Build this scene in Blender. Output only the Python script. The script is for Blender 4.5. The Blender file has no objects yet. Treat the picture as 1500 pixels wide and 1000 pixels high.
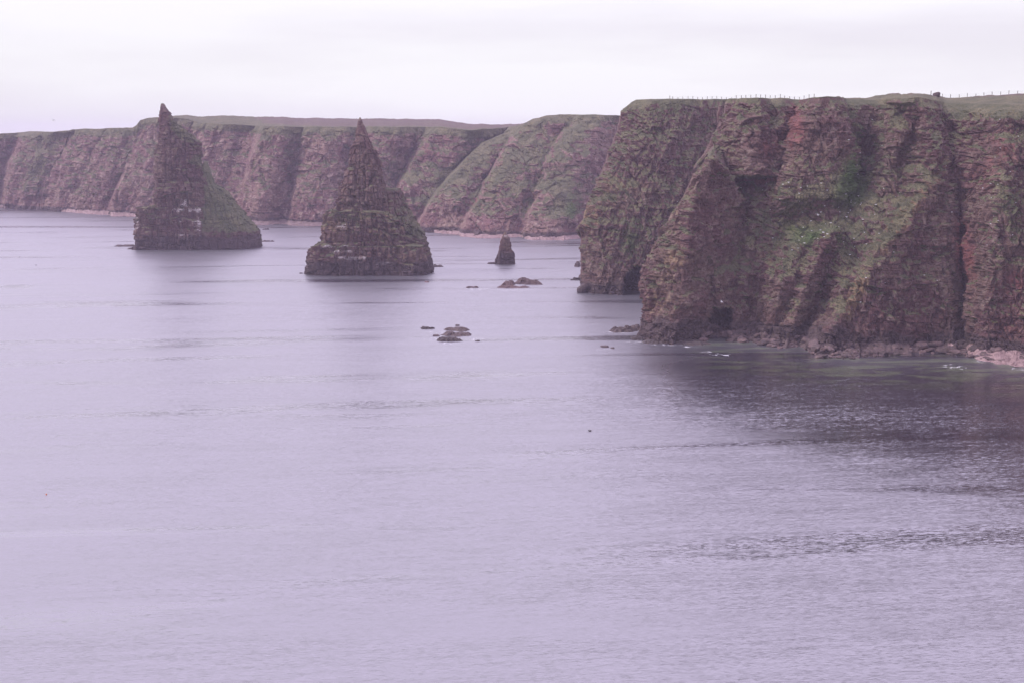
import bpy, math, random
import numpy as np

C = bpy.context
SC = C.scene
random.seed(7)

# ------------------------------------------------------------------ camera
F = 2083.0                       # focal length in pixels of the 1500 px wide photograph (50 mm)
TH = math.atan(301.0 / F)        # the camera looks slightly down
CH = 50.0                        # eye height above the sea, metres
cam_d = bpy.data.cameras.new('camera')
cam_d.sensor_width = 36.0
cam_d.lens = 50.0
cam_d.clip_start = 0.5
cam_d.clip_end = 12000.0
cam = bpy.data.objects.new('camera', cam_d)
C.collection.objects.link(cam)
cam.location = (0, 0, CH)
cam.rotation_euler = (math.pi / 2 - TH, 0, 0)
SC.camera = cam
SC.render.resolution_x = 1024
SC.render.resolution_y = 682

# ------------------------------------------------------------------ sky and sun
SUN_EL, SUN_AZ = 42.0, -92.0     # degrees; azimuth from +Y, negative = left
world = bpy.data.worlds.new('World')
SC.world = world
world.use_nodes = True
nt = world.node_tree
nt.nodes.clear()
N = nt.nodes.new
L = nt.links.new
out = N('ShaderNodeOutputWorld')
bg_sky = N('ShaderNodeBackground')
bg_cl = N('ShaderNodeBackground')
sky = N('ShaderNodeTexSky')
sky.sky_type = 'NISHITA'
sky.sun_disc = False
sky.sun_elevation = math.radians(SUN_EL)
sky.sun_rotation = math.radians(SUN_AZ)
bg_sky.inputs['Strength'].default_value = 0.07
L(sky.outputs[0], bg_sky.inputs['Color'])
tc = N('ShaderNodeTexCoord')
mp = N('ShaderNodeMapping')
mp.inputs['Scale'].default_value = (1.0, 1.0, 7.0)
mp.inputs['Location'].default_value = (3.1, 0.4, 0.0)
L(tc.outputs['Generated'], mp.inputs['Vector'])
nz = N('ShaderNodeTexNoise')
nz.inputs['Scale'].default_value = 2.6
nz.inputs['Detail'].default_value = 5.0
nz.inputs['Roughness'].default_value = 0.5
L(mp.outputs[0], nz.inputs['Vector'])
rmp = N('ShaderNodeValToRGB')
rmp.color_ramp.elements[0].position = 0.36
rmp.color_ramp.elements[0].color = (0.91, 0.88, 0.945, 1)
rmp.color_ramp.elements[1].position = 0.60
rmp.color_ramp.elements[1].color = (1.03, 1.015, 1.05, 1)
L(nz.outputs[0], rmp.inputs[0])
# an overcast sky is brighter overhead than at the horizon
sep = N('ShaderNodeSeparateXYZ')
L(tc.outputs['Generated'], sep.inputs[0])
mr = N('ShaderNodeMapRange')
mr.inputs['From Min'].default_value = 0.06
mr.inputs['From Max'].default_value = 1.0
mr.inputs['To Min'].default_value = 1.0
mr.inputs['To Max'].default_value = 2.3
L(sep.outputs['Z'], mr.inputs['Value'])
tint = N('ShaderNodeMix'); tint.data_type = 'RGBA'; tint.blend_type = 'MULTIPLY'
tint.inputs[0].default_value = 1.0
tr_ = N('ShaderNodeValToRGB')
tr_.color_ramp.elements[0].position = 0.05; tr_.color_ramp.elements[0].color = (1, 1, 1, 1)
tr_.color_ramp.elements[1].position = 0.35; tr_.color_ramp.elements[1].color = (0.90, 0.81, 1.03, 1)
L(sep.outputs['Z'], tr_.inputs[0])
L(rmp.outputs[0], tint.inputs[6]); L(tr_.outputs[0], tint.inputs[7])
L(tint.outputs[2], bg_cl.inputs['Color'])
L(mr.outputs[0], bg_cl.inputs['Strength'])
mx = N('ShaderNodeMixShader')
mx.inputs[0].default_value = 0.94
L(bg_sky.outputs[0], mx.inputs[1])
L(bg_cl.outputs[0], mx.inputs[2])
L(mx.outputs[0], out.inputs['Surface'])

sun_d = bpy.data.lights.new('sun', 'SUN')
sun_d.energy = 2.6
sun_d.angle = math.radians(12)
sun_d.color = (1.0, 0.93, 0.90)
sun = bpy.data.objects.new('sun', sun_d)
C.collection.objects.link(sun)
sun.rotation_euler = (math.radians(90 - SUN_EL), 0, math.radians(180 - SUN_AZ))
# a sun lamp shines along its -Z; this rotation makes light come from azimuth SUN_AZ

SC.view_settings.view_transform = 'Standard'
SC.view_settings.look = 'None'
SC.view_settings.exposure = 0.0
SC.view_settings.gamma = 1.0
SC.view_settings.use_curve_mapping = False

# ------------------------------------------------------------------ projection helpers (pixels of the photograph <-> metres)
cT, sT = math.cos(TH), math.sin(TH)
def slope_v(v):
    b = (v - 500.0) / F
    return (-sT - b * cT) / (cT - b * sT)
def at_depth(u, v, Y):
    a, b = (u - 750.0) / F, (v - 500.0) / F
    return (Y * a / (cT - b * sT), Y, CH + Y * slope_v(v))
def depth_of(v, z=0.0):
    return (z - CH) / slope_v(v)
def on_sea(u, v, z=0.0):
    return at_depth(u, v, depth_of(v, z))
def project(X, Y, Z):
    fw = Y * cT - (Z - CH) * sT
    up = Y * sT + (Z - CH) * cT
    return 750 + F * X / fw, 500 - F * up / fw

def ip(x, pts):
    return np.interp(x, [p[0] for p in pts], [p[1] for p in pts])

# ------------------------------------------------------------------ noise
rs = np.random.RandomState(11)
TAB = rs.rand(64, 64, 64).astype(np.float32) * 2 - 1
def vnoise(x, y, z):
    xi, yi, zi = np.floor(x).astype(np.int64), np.floor(y).astype(np.int64), np.floor(z).astype(np.int64)
    fx, fy, fz = x - xi, y - yi, z - zi
    fx, fy, fz = fx*fx*(3-2*fx), fy*fy*(3-2*fy), fz*fz*(3-2*fz)
    x0, y0, z0 = xi & 63, yi & 63, zi & 63
    x1, y1, z1 = (xi+1) & 63, (yi+1) & 63, (zi+1) & 63
    a = TAB[x0, y0, z0]*(1-fx) + TAB[x1, y0, z0]*fx
    b = TAB[x0, y1, z0]*(1-fx) + TAB[x1, y1, z0]*fx
    c = TAB[x0, y0, z1]*(1-fx) + TAB[x1, y0, z1]*fx
    d = TAB[x0, y1, z1]*(1-fx) + TAB[x1, y1, z1]*fx
    return (a*(1-fy)+b*fy)*(1-fz) + (c*(1-fy)+d*fy)*fz
def fbm(x, y, z, octv=4, gain=0.5, seed=0.0):
    s, a, n = 0.0, 1.0, 0.0
    x = x + seed*7.31; y = y + seed*3.17; z = z + seed*5.71
    for _ in range(octv):
        s = s + a * vnoise(x, y, z); n += a; a *= gain
        x, y, z = (0.8*x - 0.6*y)*2.03 + 5.2, (0.6*x + 0.8*y)*2.03 + 1.7, z*2.03 + 9.1
    return s / n
def ridged(x, y, z, octv=3, seed=0.0):
    s, a, n = 0.0, 1.0, 0.0
    q = vnoise(x*0.4+seed, y*0.4, z*0.4); x = x + 0.9*q; z = z + 0.7*q
    x = x + seed*4.31; y = y + seed*2.17; z = z + seed*6.71
    for _ in range(octv):
        s = s + a * (1 - 2.2*np.abs(vnoise(x, y, z))); n += a; a *= 0.5
        x, y, z = x*2.1 + 3.2, y*2.1 + 1.3, z*2.1 + 7.7
    return s / n
def h3(i, j, k):
    return TAB[(i*7 + k*13) & 63, (j*5 + 11*i + k) & 63, (k*3 + i + 17*j) & 63]
def sstep(a, b, x):
    t = np.clip((x - a) / (b - a), 0, 1)
    return t*t*(3-2*t)
def blocks(x, y, z, bed, wid, seed, ang=0.5, groove=0.12):
    """bedded and jointed rock: a random step for every block, recessed joints between blocks"""
    ca, sa = math.cos(ang), math.sin(ang)
    w = vnoise(x/9+seed, y/9, z/9) * 0.8
    zz = z + w*bed*0.8 + 0.05*x
    zz = zz/bed + 0.45*vnoise(zz/bed*0.45+seed, zz*0+0.5, zz*0+3.5)
    k = np.floor(zz).astype(np.int64)
    hk = h3(k, k*0+int(seed*3), k*0)
    a = (x*ca + y*sa + w*1.2)/(wid*(1+0.5*hk)) + hk*3.1
    b = (-x*sa + y*ca + w)/(wid*1.5*(1+0.4*hk)) + hk*5.3
    i, j = np.floor(a).astype(np.int64), np.floor(b).astype(np.int64)
    val = 0.85*h3(i, j, k) + 0.22*hk
    ez = np.minimum(zz-k, 1-(zz-k))*bed
    ea = np.minimum(a-i, 1-(a-i))*wid
    g = np.maximum(1-ez/(groove), 0)*0.65
    g = np.maximum(g, np.maximum(1-ea/(groove), 0)*0.8)
    return val - 0.8*np.clip(g, 0, 1)

# ------------------------------------------------------------------ meshes
def grid_mesh(name, P, keep=None, wrap=False, masks=None, extra=None, smooth=False):
    """P: (rows, cols, 3); keep: boolean per face"""
    nr, nc = P.shape[:2]
    idx = np.arange(nr*nc).reshape(nr, nc)
    if wrap:
        i2 = np.concatenate([idx, idx[:, :1]], axis=1)
    else:
        i2 = idx
    q = np.stack([i2[:-1, :-1], i2[:-1, 1:], i2[1:, 1:], i2[1:, :-1]], axis=-1)
    if keep is not None:
        q = q[keep]
    q = q.reshape(-1, 4)
    used = np.zeros(nr*nc, bool); used[q.ravel()] = True
    remap = np.cumsum(used) - 1
    q = remap[q]
    V = P.reshape(-1, 3)[used]
    me = bpy.data.meshes.new(name)
    me.vertices.add(len(V)); me.vertices.foreach_set('co', V.astype(np.float32).ravel())
    me.loops.add(len(q)*4); me.loops.foreach_set('vertex_index', q.astype(np.int32).ravel())
    me.polygons.add(len(q)); me.polygons.foreach_set('loop_start', np.arange(len(q), dtype=np.int32)*4)
    me.polygons.foreach_set('use_smooth', np.full(len(q), smooth, dtype=bool))
    me.update(calc_edges=True)
    for nm, arr in (('mask', masks), ('mask_two', extra)):
        if arr is not None:
            at = me.attributes.new(nm, 'FLOAT_COLOR', 'POINT')
            at.data.foreach_set('color', arr.reshape(-1, 4)[used].astype(np.float32).ravel())
    me.validate()
    return me
def link(name, me, mat=None, parent=None, **props):
    o = bpy.data.objects.new(name, me)
    C.collection.objects.link(o)
    if mat and me and not me.materials:
        me.materials.append(mat)
    if parent:
        o.parent = parent
    for k, v in props.items():
        o[k] = v
    return o
def blur(A, n):
    for _ in range(n):
        A = A.copy()
        A[1:-1] = (A[:-2] + A[1:-1]*2 + A[2:]) / 4
        A[:, 1:-1] = (A[:, :-2] + A[:, 1:-1]*2 + A[:, 2:]) / 4
    return A
def grid_normals(P):
    du = np.gradient(P, axis=1); dv = np.gradient(P, axis=0)
    n = np.cross(du, dv)
    n /= np.maximum(np.linalg.norm(n, axis=2, keepdims=True), 1e-6)
    return n

# ------------------------------------------------------------------ materials
def new_mat(name):
    m = bpy.data.materials.new(name); m.use_nodes = True
    t = m.node_tree; t.nodes.clear()
    o = t.nodes.new('ShaderNodeOutputMaterial'); b = t.nodes.new('ShaderNodeBsdfPrincipled')
    t.links.new(b.outputs[0], o.inputs['Surface'])
    return m, t, b
def nnoise(t, vec, scale, detail=4, rough=0.55, dist=0.0):
    n = t.nodes.new('ShaderNodeTexNoise')
    n.inputs['Scale'].default_value = scale; n.inputs['Detail'].default_value = detail
    n.inputs['Roughness'].default_value = rough; n.inputs['Distortion'].default_value = dist
    t.links.new(vec, n.inputs['Vector'])
    return n.outputs[0]
def nmap(t, vec, scale):
    n = t.nodes.new('ShaderNodeMapping'); n.inputs['Scale'].default_value = scale
    t.links.new(vec, n.inputs['Vector']); return n.outputs[0]
def nrange(t, val, a, b, c=0.0, d=1.0):
    n = t.nodes.new('ShaderNodeMapRange'); n.interpolation_type = 'SMOOTHSTEP'
    n.inputs['From Min'].default_value = a; n.inputs['From Max'].default_value = b
    n.inputs['To Min'].default_value = c; n.inputs['To Max'].default_value = d
    t.links.new(val, n.inputs['Value']); return n.outputs[0]
def nmath(t, op, a, b):
    n = t.nodes.new('ShaderNodeMath'); n.operation = op
    for i, x in enumerate((a, b)):
        if isinstance(x, (int, float)): n.inputs[i].default_value = x
        else: t.links.new(x, n.inputs[i])
    return n.outputs[0]
def nmix(t, fac, a, b, mode='MIX'):
    n = t.nodes.new('ShaderNodeMix'); n.data_type = 'RGBA'; n.blend_type = mode
    if isinstance(fac, (int, float)): n.inputs[0].default_value = fac
    else: t.links.new(fac, n.inputs[0])
    for i, x in ((6, a), (7, b)):
        if isinstance(x, tuple): n.inputs[i].default_value = x + (1,) if len(x) == 3 else x
        else: t.links.new(x, n.inputs[i])
    return n.outputs[2]
def rock_material(name, fine=1.0, tone=1.0, use_mask=True):
    m, t, b = new_mat(name)
    geo = t.nodes.new('ShaderNodeNewGeometry').outputs['Position']
    strat = nmap(t, geo, (0.10, 0.10, 0.9))
    n_big = nnoise(t, geo, 0.07, 3)
    n_strat = nnoise(t, strat, 1.0, 5, 0.65)
    n_mid = nnoise(t, geo, 0.55*fine, 5, 0.65)
    n_fine = nnoise(t, geo, 2.6*fine, 4, 0.7)
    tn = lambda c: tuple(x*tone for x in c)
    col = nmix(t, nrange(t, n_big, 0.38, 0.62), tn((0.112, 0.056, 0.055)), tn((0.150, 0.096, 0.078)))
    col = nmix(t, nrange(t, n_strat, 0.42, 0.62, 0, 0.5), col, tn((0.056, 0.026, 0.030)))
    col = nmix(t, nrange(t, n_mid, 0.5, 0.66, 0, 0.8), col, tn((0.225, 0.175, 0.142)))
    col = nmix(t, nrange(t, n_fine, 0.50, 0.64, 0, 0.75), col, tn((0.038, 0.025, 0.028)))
    hgt = nmath(t, 'ADD', nmath(t, 'MULTIPLY', n_mid, 0.8), nmath(t, 'MULTIPLY', n_fine, 0.35))
    if use_mask:
        at = t.nodes.new('ShaderNodeAttribute'); at.attribute_name = 'mask'
        sp = t.nodes.new('ShaderNodeSeparateColor'); t.links.new(at.outputs['Color'], sp.inputs[0])
        a2 = t.nodes.new('ShaderNodeAttribute'); a2.attribute_name = 'mask_two'
        s2 = t.nodes.new('ShaderNodeSeparateColor'); t.links.new(a2.outputs['Color'], s2.inputs[0])
        # red sandstone / marl
        fr = nmath(t, 'ADD', sp.outputs[1], nmath(t, 'MULTIPLY', nmath(t, 'SUBTRACT', n_mid, 0.5), 1.3))
        redc = nmix(t, nrange(t, n_fine, 0.4, 0.65), (0.190, 0.072, 0.065), (0.115, 0.044, 0.045))
        col = nmix(t, nrange(t, fr, 0.35, 0.7, 0, 0.9), col, redc)
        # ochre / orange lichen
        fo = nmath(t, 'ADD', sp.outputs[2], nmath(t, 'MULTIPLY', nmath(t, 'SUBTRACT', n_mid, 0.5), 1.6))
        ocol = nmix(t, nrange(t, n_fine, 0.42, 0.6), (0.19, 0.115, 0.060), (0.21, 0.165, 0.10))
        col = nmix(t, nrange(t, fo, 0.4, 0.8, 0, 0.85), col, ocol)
        # guano
        fg = nmath(t, 'ADD', s2.outputs[0], nmath(t, 'MULTIPLY', nmath(t, 'SUBTRACT', n_fine, 0.5), 2.2))
        col = nmix(t, nrange(t, fg, 0.42, 0.80, 0, 0.9), col, (0.46, 0.42, 0.41))
        # tide-wet dark weedy zone
        fw = nmath(t, 'ADD', s2.outputs[1], nmath(t, 'MULTIPLY', nmath(t, 'SUBTRACT', n_mid, 0.5), 0.8))
        wetc = nmix(t, nrange(t, n_fine, 0.4, 0.65), (0.040, 0.028, 0.034), (0.085, 0.062, 0.055))
        col = nmix(t, nrange(t, fw, 0.3, 0.75, 0, 0.9), col, wetc)
        # grass and scurvy grass on ledges
        ggn = nnoise(t, nmap(t, geo, (0.30*fine, 0.30*fine, 0.9*fine)), 1.0, 5, 0.7)
        fgx = nmath(t, 'ADD', sp.outputs[0], nmath(t, 'MULTIPLY', nmath(t, 'SUBTRACT', ggn, 0.5), 1.7))
        gn2 = nnoise(t, geo, 0.16, 4, 0.6)
        g_a = nmix(t, nrange(t, gn2, 0.38, 0.62), (0.082, 0.086, 0.044), (0.155, 0.138, 0.075))
        g_b = nmix(t, nrange(t, n_fine, 0.42, 0.62), g_a, (0.045, 0.052, 0.028))
        lush = nmix(t, nrange(t, n_fine, 0.4, 0.62), (0.060, 0.122, 0.026), (0.036, 0.066, 0.020))
        g_c = nmix(t, nrange(t, s2.outputs[2], 0.2, 0.8), g_b, lush)
        heath = nmix(t, nrange(t, gn2, 0.4, 0.6), (0.085, 0.060, 0.055), (0.11, 0.088, 0.062))
        ha = nrange(t, a2.outputs['Alpha'], 0.3, 0.7)
        g_c = nmix(t, ha, g_c, heath)
        col = nmix(t, nrange(t, fgx, 0.36, 0.66, 0, 0.93), col, g_c)
    t.links.new(col, b.inputs['Base Color'])
    b.inputs['Roughness'].default_value = 0.9
    b.inputs['Specular IOR Level'].default_value = 0.25
    bm = t.nodes.new('ShaderNodeBump'); bm.inputs['Strength'].default_value = 0.8
    bm.inputs['Distance'].default_value = 0.7/fine
    t.links.new(hgt, bm.inputs['Height']); t.links.new(bm.outputs[0], b.inputs['Normal'])
    return m
M_ROCK = rock_material('sandstone_near', tone=0.92)
M_FAR = rock_material('sandstone_far', fine=0.6, tone=1.35)  # paler tone carries part of the distance haze in the rock colour
M_STACK = rock_material('sandstone_stack', fine=1.0, tone=0.85)
def simple_rock(name, c1, c2, c3, sc=1.5):
    m, t, b = new_mat(name)
    geo = t.nodes.new('ShaderNodeNewGeometry').outputs['Position']
    oi = t.nodes.new('ShaderNodeObjectInfo')
    col = nmix(t, nrange(t, nnoise(t, geo, sc, 4, 0.65), 0.38, 0.64), c1, c2)
    col = nmix(t, nrange(t, nnoise(t, geo, sc*3, 4, 0.65), 0.5, 0.68, 0, 0.7), col, c3)
    hs = t.nodes.new('ShaderNodeHueSaturation')
    hs.inputs['Saturation'].default_value = 1.0
    t.links.new(nrange(t, oi.outputs['Random'], 0, 1, 0.65, 1.45), hs.inputs['Value'])
    t.links.new(col, hs.inputs['Color'])
    t.links.new(hs.outputs[0], b.inputs['Base Color'])
    b.inputs['Roughness'].default_value = 0.8
    bm = t.nodes.new('ShaderNodeBump'); bm.inputs['Strength'].default_value = 0.6; bm.inputs['Distance'].default_value = 0.2
    t.links.new(nnoise(t, geo, sc*2, 5, 0.7), bm.inputs['Height']); t.links.new(bm.outputs[0], b.inputs['Normal'])
    return m
M_SKERRY = simple_rock('wet_reef_rock', (0.042, 0.029, 0.031), (0.075, 0.052, 0.046), (0.022, 0.017, 0.020))
M_BOULD = simple_rock('shore_boulder_rock', (0.090, 0.056, 0.054), (0.052, 0.034, 0.036), (0.14, 0.105, 0.09), 0.8)
M_BOULD2 = simple_rock('reef_red_rock', (0.085, 0.048, 0.048), (0.12, 0.072, 0.066), (0.05, 0.03, 0.034))
M_PINK = simple_rock('pink_slab_rock', (0.20, 0.135, 0.13), (0.12, 0.075, 0.075), (0.26, 0.19, 0.18), 0.8)
M_BEACH = simple_rock('pink_shingle', (0.19, 0.13, 0.125), (0.11, 0.07, 0.07), (0.25, 0.185, 0.175), 0.9)

# ------------------------------------------------------------------ sea
def sea_material():
    m, t, b = new_mat('sea_water')
    geo = t.nodes.new('ShaderNodeNewGeometry').outputs['Position']
    big = nnoise(t, nmap(t, geo, (0.005, 0.017, 1)), 1.0, 5, 0.55, 0.8)      # cat's paws and slicks
    calm = nrange(t, big, 0.38, 0.56, 0.55, 1.15)
    rot = t.nodes.new('ShaderNodeMapping'); rot.inputs['Rotation'].default_value = (0, 0, math.radians(-7))
    t.links.new(geo, rot.inputs['Vector']); g2 = rot.outputs[0]
    def slopes(scale, detail, rough, dist):
        n = t.nodes.new('ShaderNodeTexNoise'); n.inputs['Scale'].default_value = 1.0
        n.inputs['Detail'].default_value = detail; n.inputs['Roughness'].default_value = rough; n.inputs['Distortion'].default_value = dist
        t.links.new(nmap(t, g2, scale), n.inputs['Vector'])
        s_ = t.nodes.new('ShaderNodeSeparateColor'); t.links.new(n.outputs['Color'], s_.inputs[0])
        return nmath(t, 'SUBTRACT', s_.outputs[0], 0.5), nmath(t, 'SUBTRACT', s_.outputs[1], 0.5)
    ax, ay = slopes((0.03, 0.12, 1), 3, 0.5, 0.5)        # low swell
    bx, by = slopes((0.16, 1.1, 1), 4, 0.65, 0.5)        # wind waves
    cx_, cy_ = slopes((1.3, 6.2, 1), 4, 0.68, 0.3)       # ripples
    def mixs(a, b_, c, ka, kb, kc):
        return nmath(t, 'ADD', nmath(t, 'MULTIPLY', a, ka), nmath(t, 'MULTIPLY', calm, nmath(t, 'ADD', nmath(t, 'MULTIPLY', b_, kb), nmath(t, 'MULTIPLY', c, kc))))
    cv = t.nodes.new('ShaderNodeCombineXYZ')
    t.links.new(mixs(ax, bx, cx_, 0.04, 0.14, 0.75), cv.inputs[0]); t.links.new(mixs(ay, by, cy_, 0.16, 0.36, 1.15), cv.inputs[1]); cv.inputs[2].default_value = 1.0
    at0 = t.nodes.new('ShaderNodeAttribute'); at0.attribute_name = 'mask'
    sp0 = t.nodes.new('ShaderNodeSeparateColor'); t.links.new(at0.outputs['Color'], sp0.inputs[0])
    strk = nnoise(t, nmap(t, g2, (0.007, 0.055, 1)), 1.0, 4, 0.55, 0.9)
    rgh = nmath(t, 'MULTIPLY', nrange(t, strk, 0.32, 0.50, 0.22, 0.40), nmath(t, 'SUBTRACT', 1.0, nmath(t, 'MULTIPLY', sp0.outputs[1], 0.62)))
    t.links.new(rgh, b.inputs['Roughness']); t.links.new(rgh, b.inputs['Coat Roughness'])
    vn = t.nodes.new('ShaderNodeVectorMath'); vn.operation = 'NORMALIZE'; t.links.new(cv.outputs[0], vn.inputs[0])
    class bm: outputs = [vn.outputs[0]]
    t.links.new(vn.outputs[0], b.inputs['Normal'])
    at = t.nodes.new('ShaderNodeAttribute'); at.attribute_name = 'mask'
    sp = t.nodes.new('ShaderNodeSeparateColor'); t.links.new(at.outputs['Color'], sp.inputs[0])
    kelp = nnoise(t, nmap(t, geo, (0.09, 0.22, 1)), 1.0, 4, 0.6, 0.5)
    fk = nmath(t, 'MULTIPLY', sp.outputs[0], nrange(t, kelp, 0.48, 0.56))
    col = nmix(t, fk, (0.010, 0.010, 0.022), (0.085, 0.110, 0.055))
    t.links.new(col, b.inputs['Base Color'])
    b.inputs['Roughness'].default_value = 0.40
    b.inputs['IOR'].default_value = 2.2
    b.inputs['Metallic'].default_value = 0.0
    b.inputs['Specular Tint'].default_value = (1, 1, 1, 1)
    b.inputs['Coat Weight'].default_value = 1.0
    b.inputs['Coat IOR'].default_value = 2.75
    b.inputs['Coat Roughness'].default_value = 0.38
    t.links.new(bm.outputs[0], b.inputs['Coat Normal'])
    return m
def build_sea():
    xs = np.concatenate([np.linspace(-2300, -400, 20), np.linspace(-380, 380, 180), np.linspace(400, 2300, 20)])
    ys = np.concatenate([np.linspace(-150, 90, 8), np.linspace(100, 480, 120), np.linspace(500, 3300, 60)])
    X, Y = np.meshgrid(xs, ys)
    Z = np.zeros_like(X)
    P = np.stack([X, Y, Z], -1)
    U, V = project(X, np.maximum(Y, 20), Z)
    mk = np.zeros(X.shape + (4,)); mk[..., 3] = 1
    shore = np.interp(U, [900, 1000, 1050, 1130, 1200, 1240, 1300, 1360, 1400, 1500, 1700], [500, 503, 500, 505, 512, 520, 520, 518, 522, 535, 560])
    d = V - shore
    mk[..., 0] = sstep(-8, 4, d) * (1 - sstep(30, 58, d)) * sstep(1000, 1070, U)
    mk[..., 1] = sstep(-10, 45, d)*sstep(850, 1090, U + 25*fbm(X/18, Y/10, X*0, 3))*(1 - sstep(ip(U, [(900, 30), (1100, 60), (1500, 110)]), ip(U, [(900, 110), (1100, 170), (1500, 300)]), V - shore + 14*fbm(X/30, Y/12, X*0, 3)))
    me = grid_mesh('sea', P, masks=mk)
    link('sea', me, sea_material(), kind='structure')
build_sea()

# ------------------------------------------------------------------ cliffs as faces D(t, z): t = X/Y, D = distance along Y
def edge_left(u, v, pts, E, w, slope, wob=1.5, seed=0):
    ue = ip(v, pts) + wob*fbm(v/14 + seed, v*0+seed, v*0, 3)
    d = u - ue
    m = np.maximum(-d, 0)
    return np.where(d > 0, E*np.exp(-np.maximum(d, 0)/w), E + np.minimum(6*m, 14)*(slope > 6) + slope*(np.maximum(m-2.3, 0) if slope > 6 else m))
def edge_right(u, v, pts, E, w, slope, wob=1.5, seed=0):
    ue = ip(v, pts) + wob*fbm(v/14 + seed, v*0+seed, v*0, 3)
    d = ue - u
    m = np.maximum(-d, 0)
    return np.where(d > 0, E*np.exp(-np.maximum(d, 0)/w), E + np.minimum(6*m, 14)*(slope > 6) + slope*(np.maximum(m-2.3, 0) if slope > 6 else m))
def gauss(u, v, u0, v0, su, sv, lean=0.0):
    """soft blob; lean shifts u with v"""
    return np.exp(-(((u-u0)+lean*(v-v0))/su)**2 - ((v-v0)/sv)**2)
def smin(a, b, k):
    h = np.clip(0.5 + 0.5*(b-a)/k, 0, 1)
    return b*(1-h) + a*h - k*h*(1-h)

def near_depth(u, v, z):
    zc = np.clip(z, 0, 64)
    zn = zc/60
    # --- big left headland
    A = 448 + 30*zn**1.25 + 0.05*(u-900) - 5*np.exp(-((u-975)/50)**2)
    A = A + edge_left(u, v, [(100, 960), (143, 945), (146, 932), (150, 924), (158, 915), (172, 909), (190, 905), (230, 890), (275, 872), (300, 862),
                      (318, 854), (332, 845), (345, 851), (400, 851), (430, 855), (520, 855)], 14, 22, 45, 3.0, 1)
    cave = sstep(0.0, 0.3, 1 - ((u-932)/22)**2 - ((v-430)/40)**2 + 0.2*fbm(u/6, v/6, u*0, 2))
    A = A + 13*cave
    return A
def front_depth(u, v, z):
    zc = np.clip(z, 0, 64)
    zn = zc/60
    # --- main face
    Db = ip(u, [(900, 356), (1000, 356), (1050, 352), (1100, 350), (1130, 346), (1200, 337), (1300, 333), (1360, 333), (1400, 330), (1500, 318), (1600, 300), (1700, 276), (1850, 240)])
    sb1 = ip(zc, [(0, 0), (6, 2), (15, 5), (22, 13), (33, 26), (42, 33), (52, 37), (58, 44), (62, 56)])
    sb2 = ip(zc, [(0, 0), (10, 4), (25, 12), (45, 24), (54, 31), (58, 42), (62, 62)])
    k = sstep(1340, 1400, u)
    main = Db + sb1*(1-k) + sb2*k
    main = main + 17*gauss(u, v, 1168, 185, 20, 70)                     # red recess
    main = main + 11*gauss(u, v, 1262, 240, 22, 90, 0.25)               # green gully
    main = main + 10*gauss(u, v, 1200, 450, 17, 50, 0.25)               # dark wall beside the ridge
    main = main + 13*gauss(u, v, 1408, 400, 13, 120, -0.05)             # red gully
    main = main + 9*gauss(u, v, 1078, 370, 20, 80, 0.05)
    main = main - 8*gauss(u, v, 1458, 330, 26, 180, 0.1)
    main = main - 5*gauss(u, v, 1140, 440, 14, 70, 0.25)
    main = main + 5*gauss(u, v, 1105, 420, 12, 80, 0.1)
    main = main - 5*gauss(u, v, 1330, 190, 20, 40, 0.6)
    main = main + 4*gauss(u, v, 1395, 190, 16, 40, 0.6)
    arch = sstep(0.0, 0.35, 1 - ((u-1056)/18)**2 - ((v-476)/31)**4 + 0.15*fbm(u/5, v/5, u*0, 2))
    # --- upper left buttress above the prow
    Cc = 347 + 38*zn**1.1 + 5*np.abs((u-1112)/40)**1.5
    Cc = Cc + edge_left(u, v, [(100, 1084), (146, 1067), (190, 1050), (240, 1022), (290, 998), (340, 966), (372, 948), (420, 942), (520, 940)], 6, 12, 30, 3, 2)
    Cc = Cc + edge_right(u, v, [(140, 1124), (170, 1132), (220, 1144), (265, 1152), (300, 1155)], 5, 8, 2.0, 3, 3)
    Cc = Cc + 22*sstep(256, 264, v) + 5*gauss(u, v, 1125, 225, 22, 30)
    # --- prow ridge
    uc = ip(v, [(200, 1050), (228, 1044), (260, 1024), (330, 1008), (400, 1001), (450, 999), (500, 986)]) + 3*fbm(v/12, v*0, v*0+4, 3)
    B = 341 + 24*zn**1.1 + np.where(u < uc, 0.17*(uc-u), 0.30*(u-uc))
    B = B + edge_left(u, v, [(200, 1052), (228, 1038), (255, 1018), (280, 1004), (340, 968), (372, 950), (395, 942), (420, 941), (450, 943), (475, 937), (500, 930), (520, 925)], 4, 7, 30, 3, 4)
    topv = ip(u, [(1000, 232), (1038, 230), (1046, 228), (1055, 236), (1063, 250), (1075, 268), (1090, 300), (1105, 380)]) + 3*fbm(u/6, u*0, u*0+8, 2)
    B = B + np.clip(topv - v, 0, 40)*1.5
    # --- banded block at the cliff top
    Dd = 343 + 27*zn + 0.02*(u-1200)
    Dd = Dd + edge_left(u, v, [(100, 1200), (146, 1190), (165, 1180), (200, 1165), (250, 1152), (290, 1142), (330, 1128), (370, 1120)], 5, 10, 1.6, 4, 5)
    Dd = Dd + edge_right(u, v, [(100, 1225), (146, 1232), (175, 1246), (230, 1252), (260, 1246), (300, 1236), (340, 1215)], 5, 8, 1.2, 4, 6)
    Dd = Dd + 0.25*np.clip(v-290, 0, 200)
    # --- long leaning ridge on the right
    uf = 3*fbm(v/5, v*0+9, v*0, 2) + ip(v, [(150, 1342), (200, 1366), (232, 1374), (290, 1350), (330, 1322), (365, 1286), (400, 1263), (440, 1246), (480, 1216), (510, 1205)]) + 4*fbm(v/15, v*0+3, v*0, 3)
    Fr = 325 + 30*zn**1.05 + np.where(u < uf, 0.5*(uf-u), 0.05*(u-uf))
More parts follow.
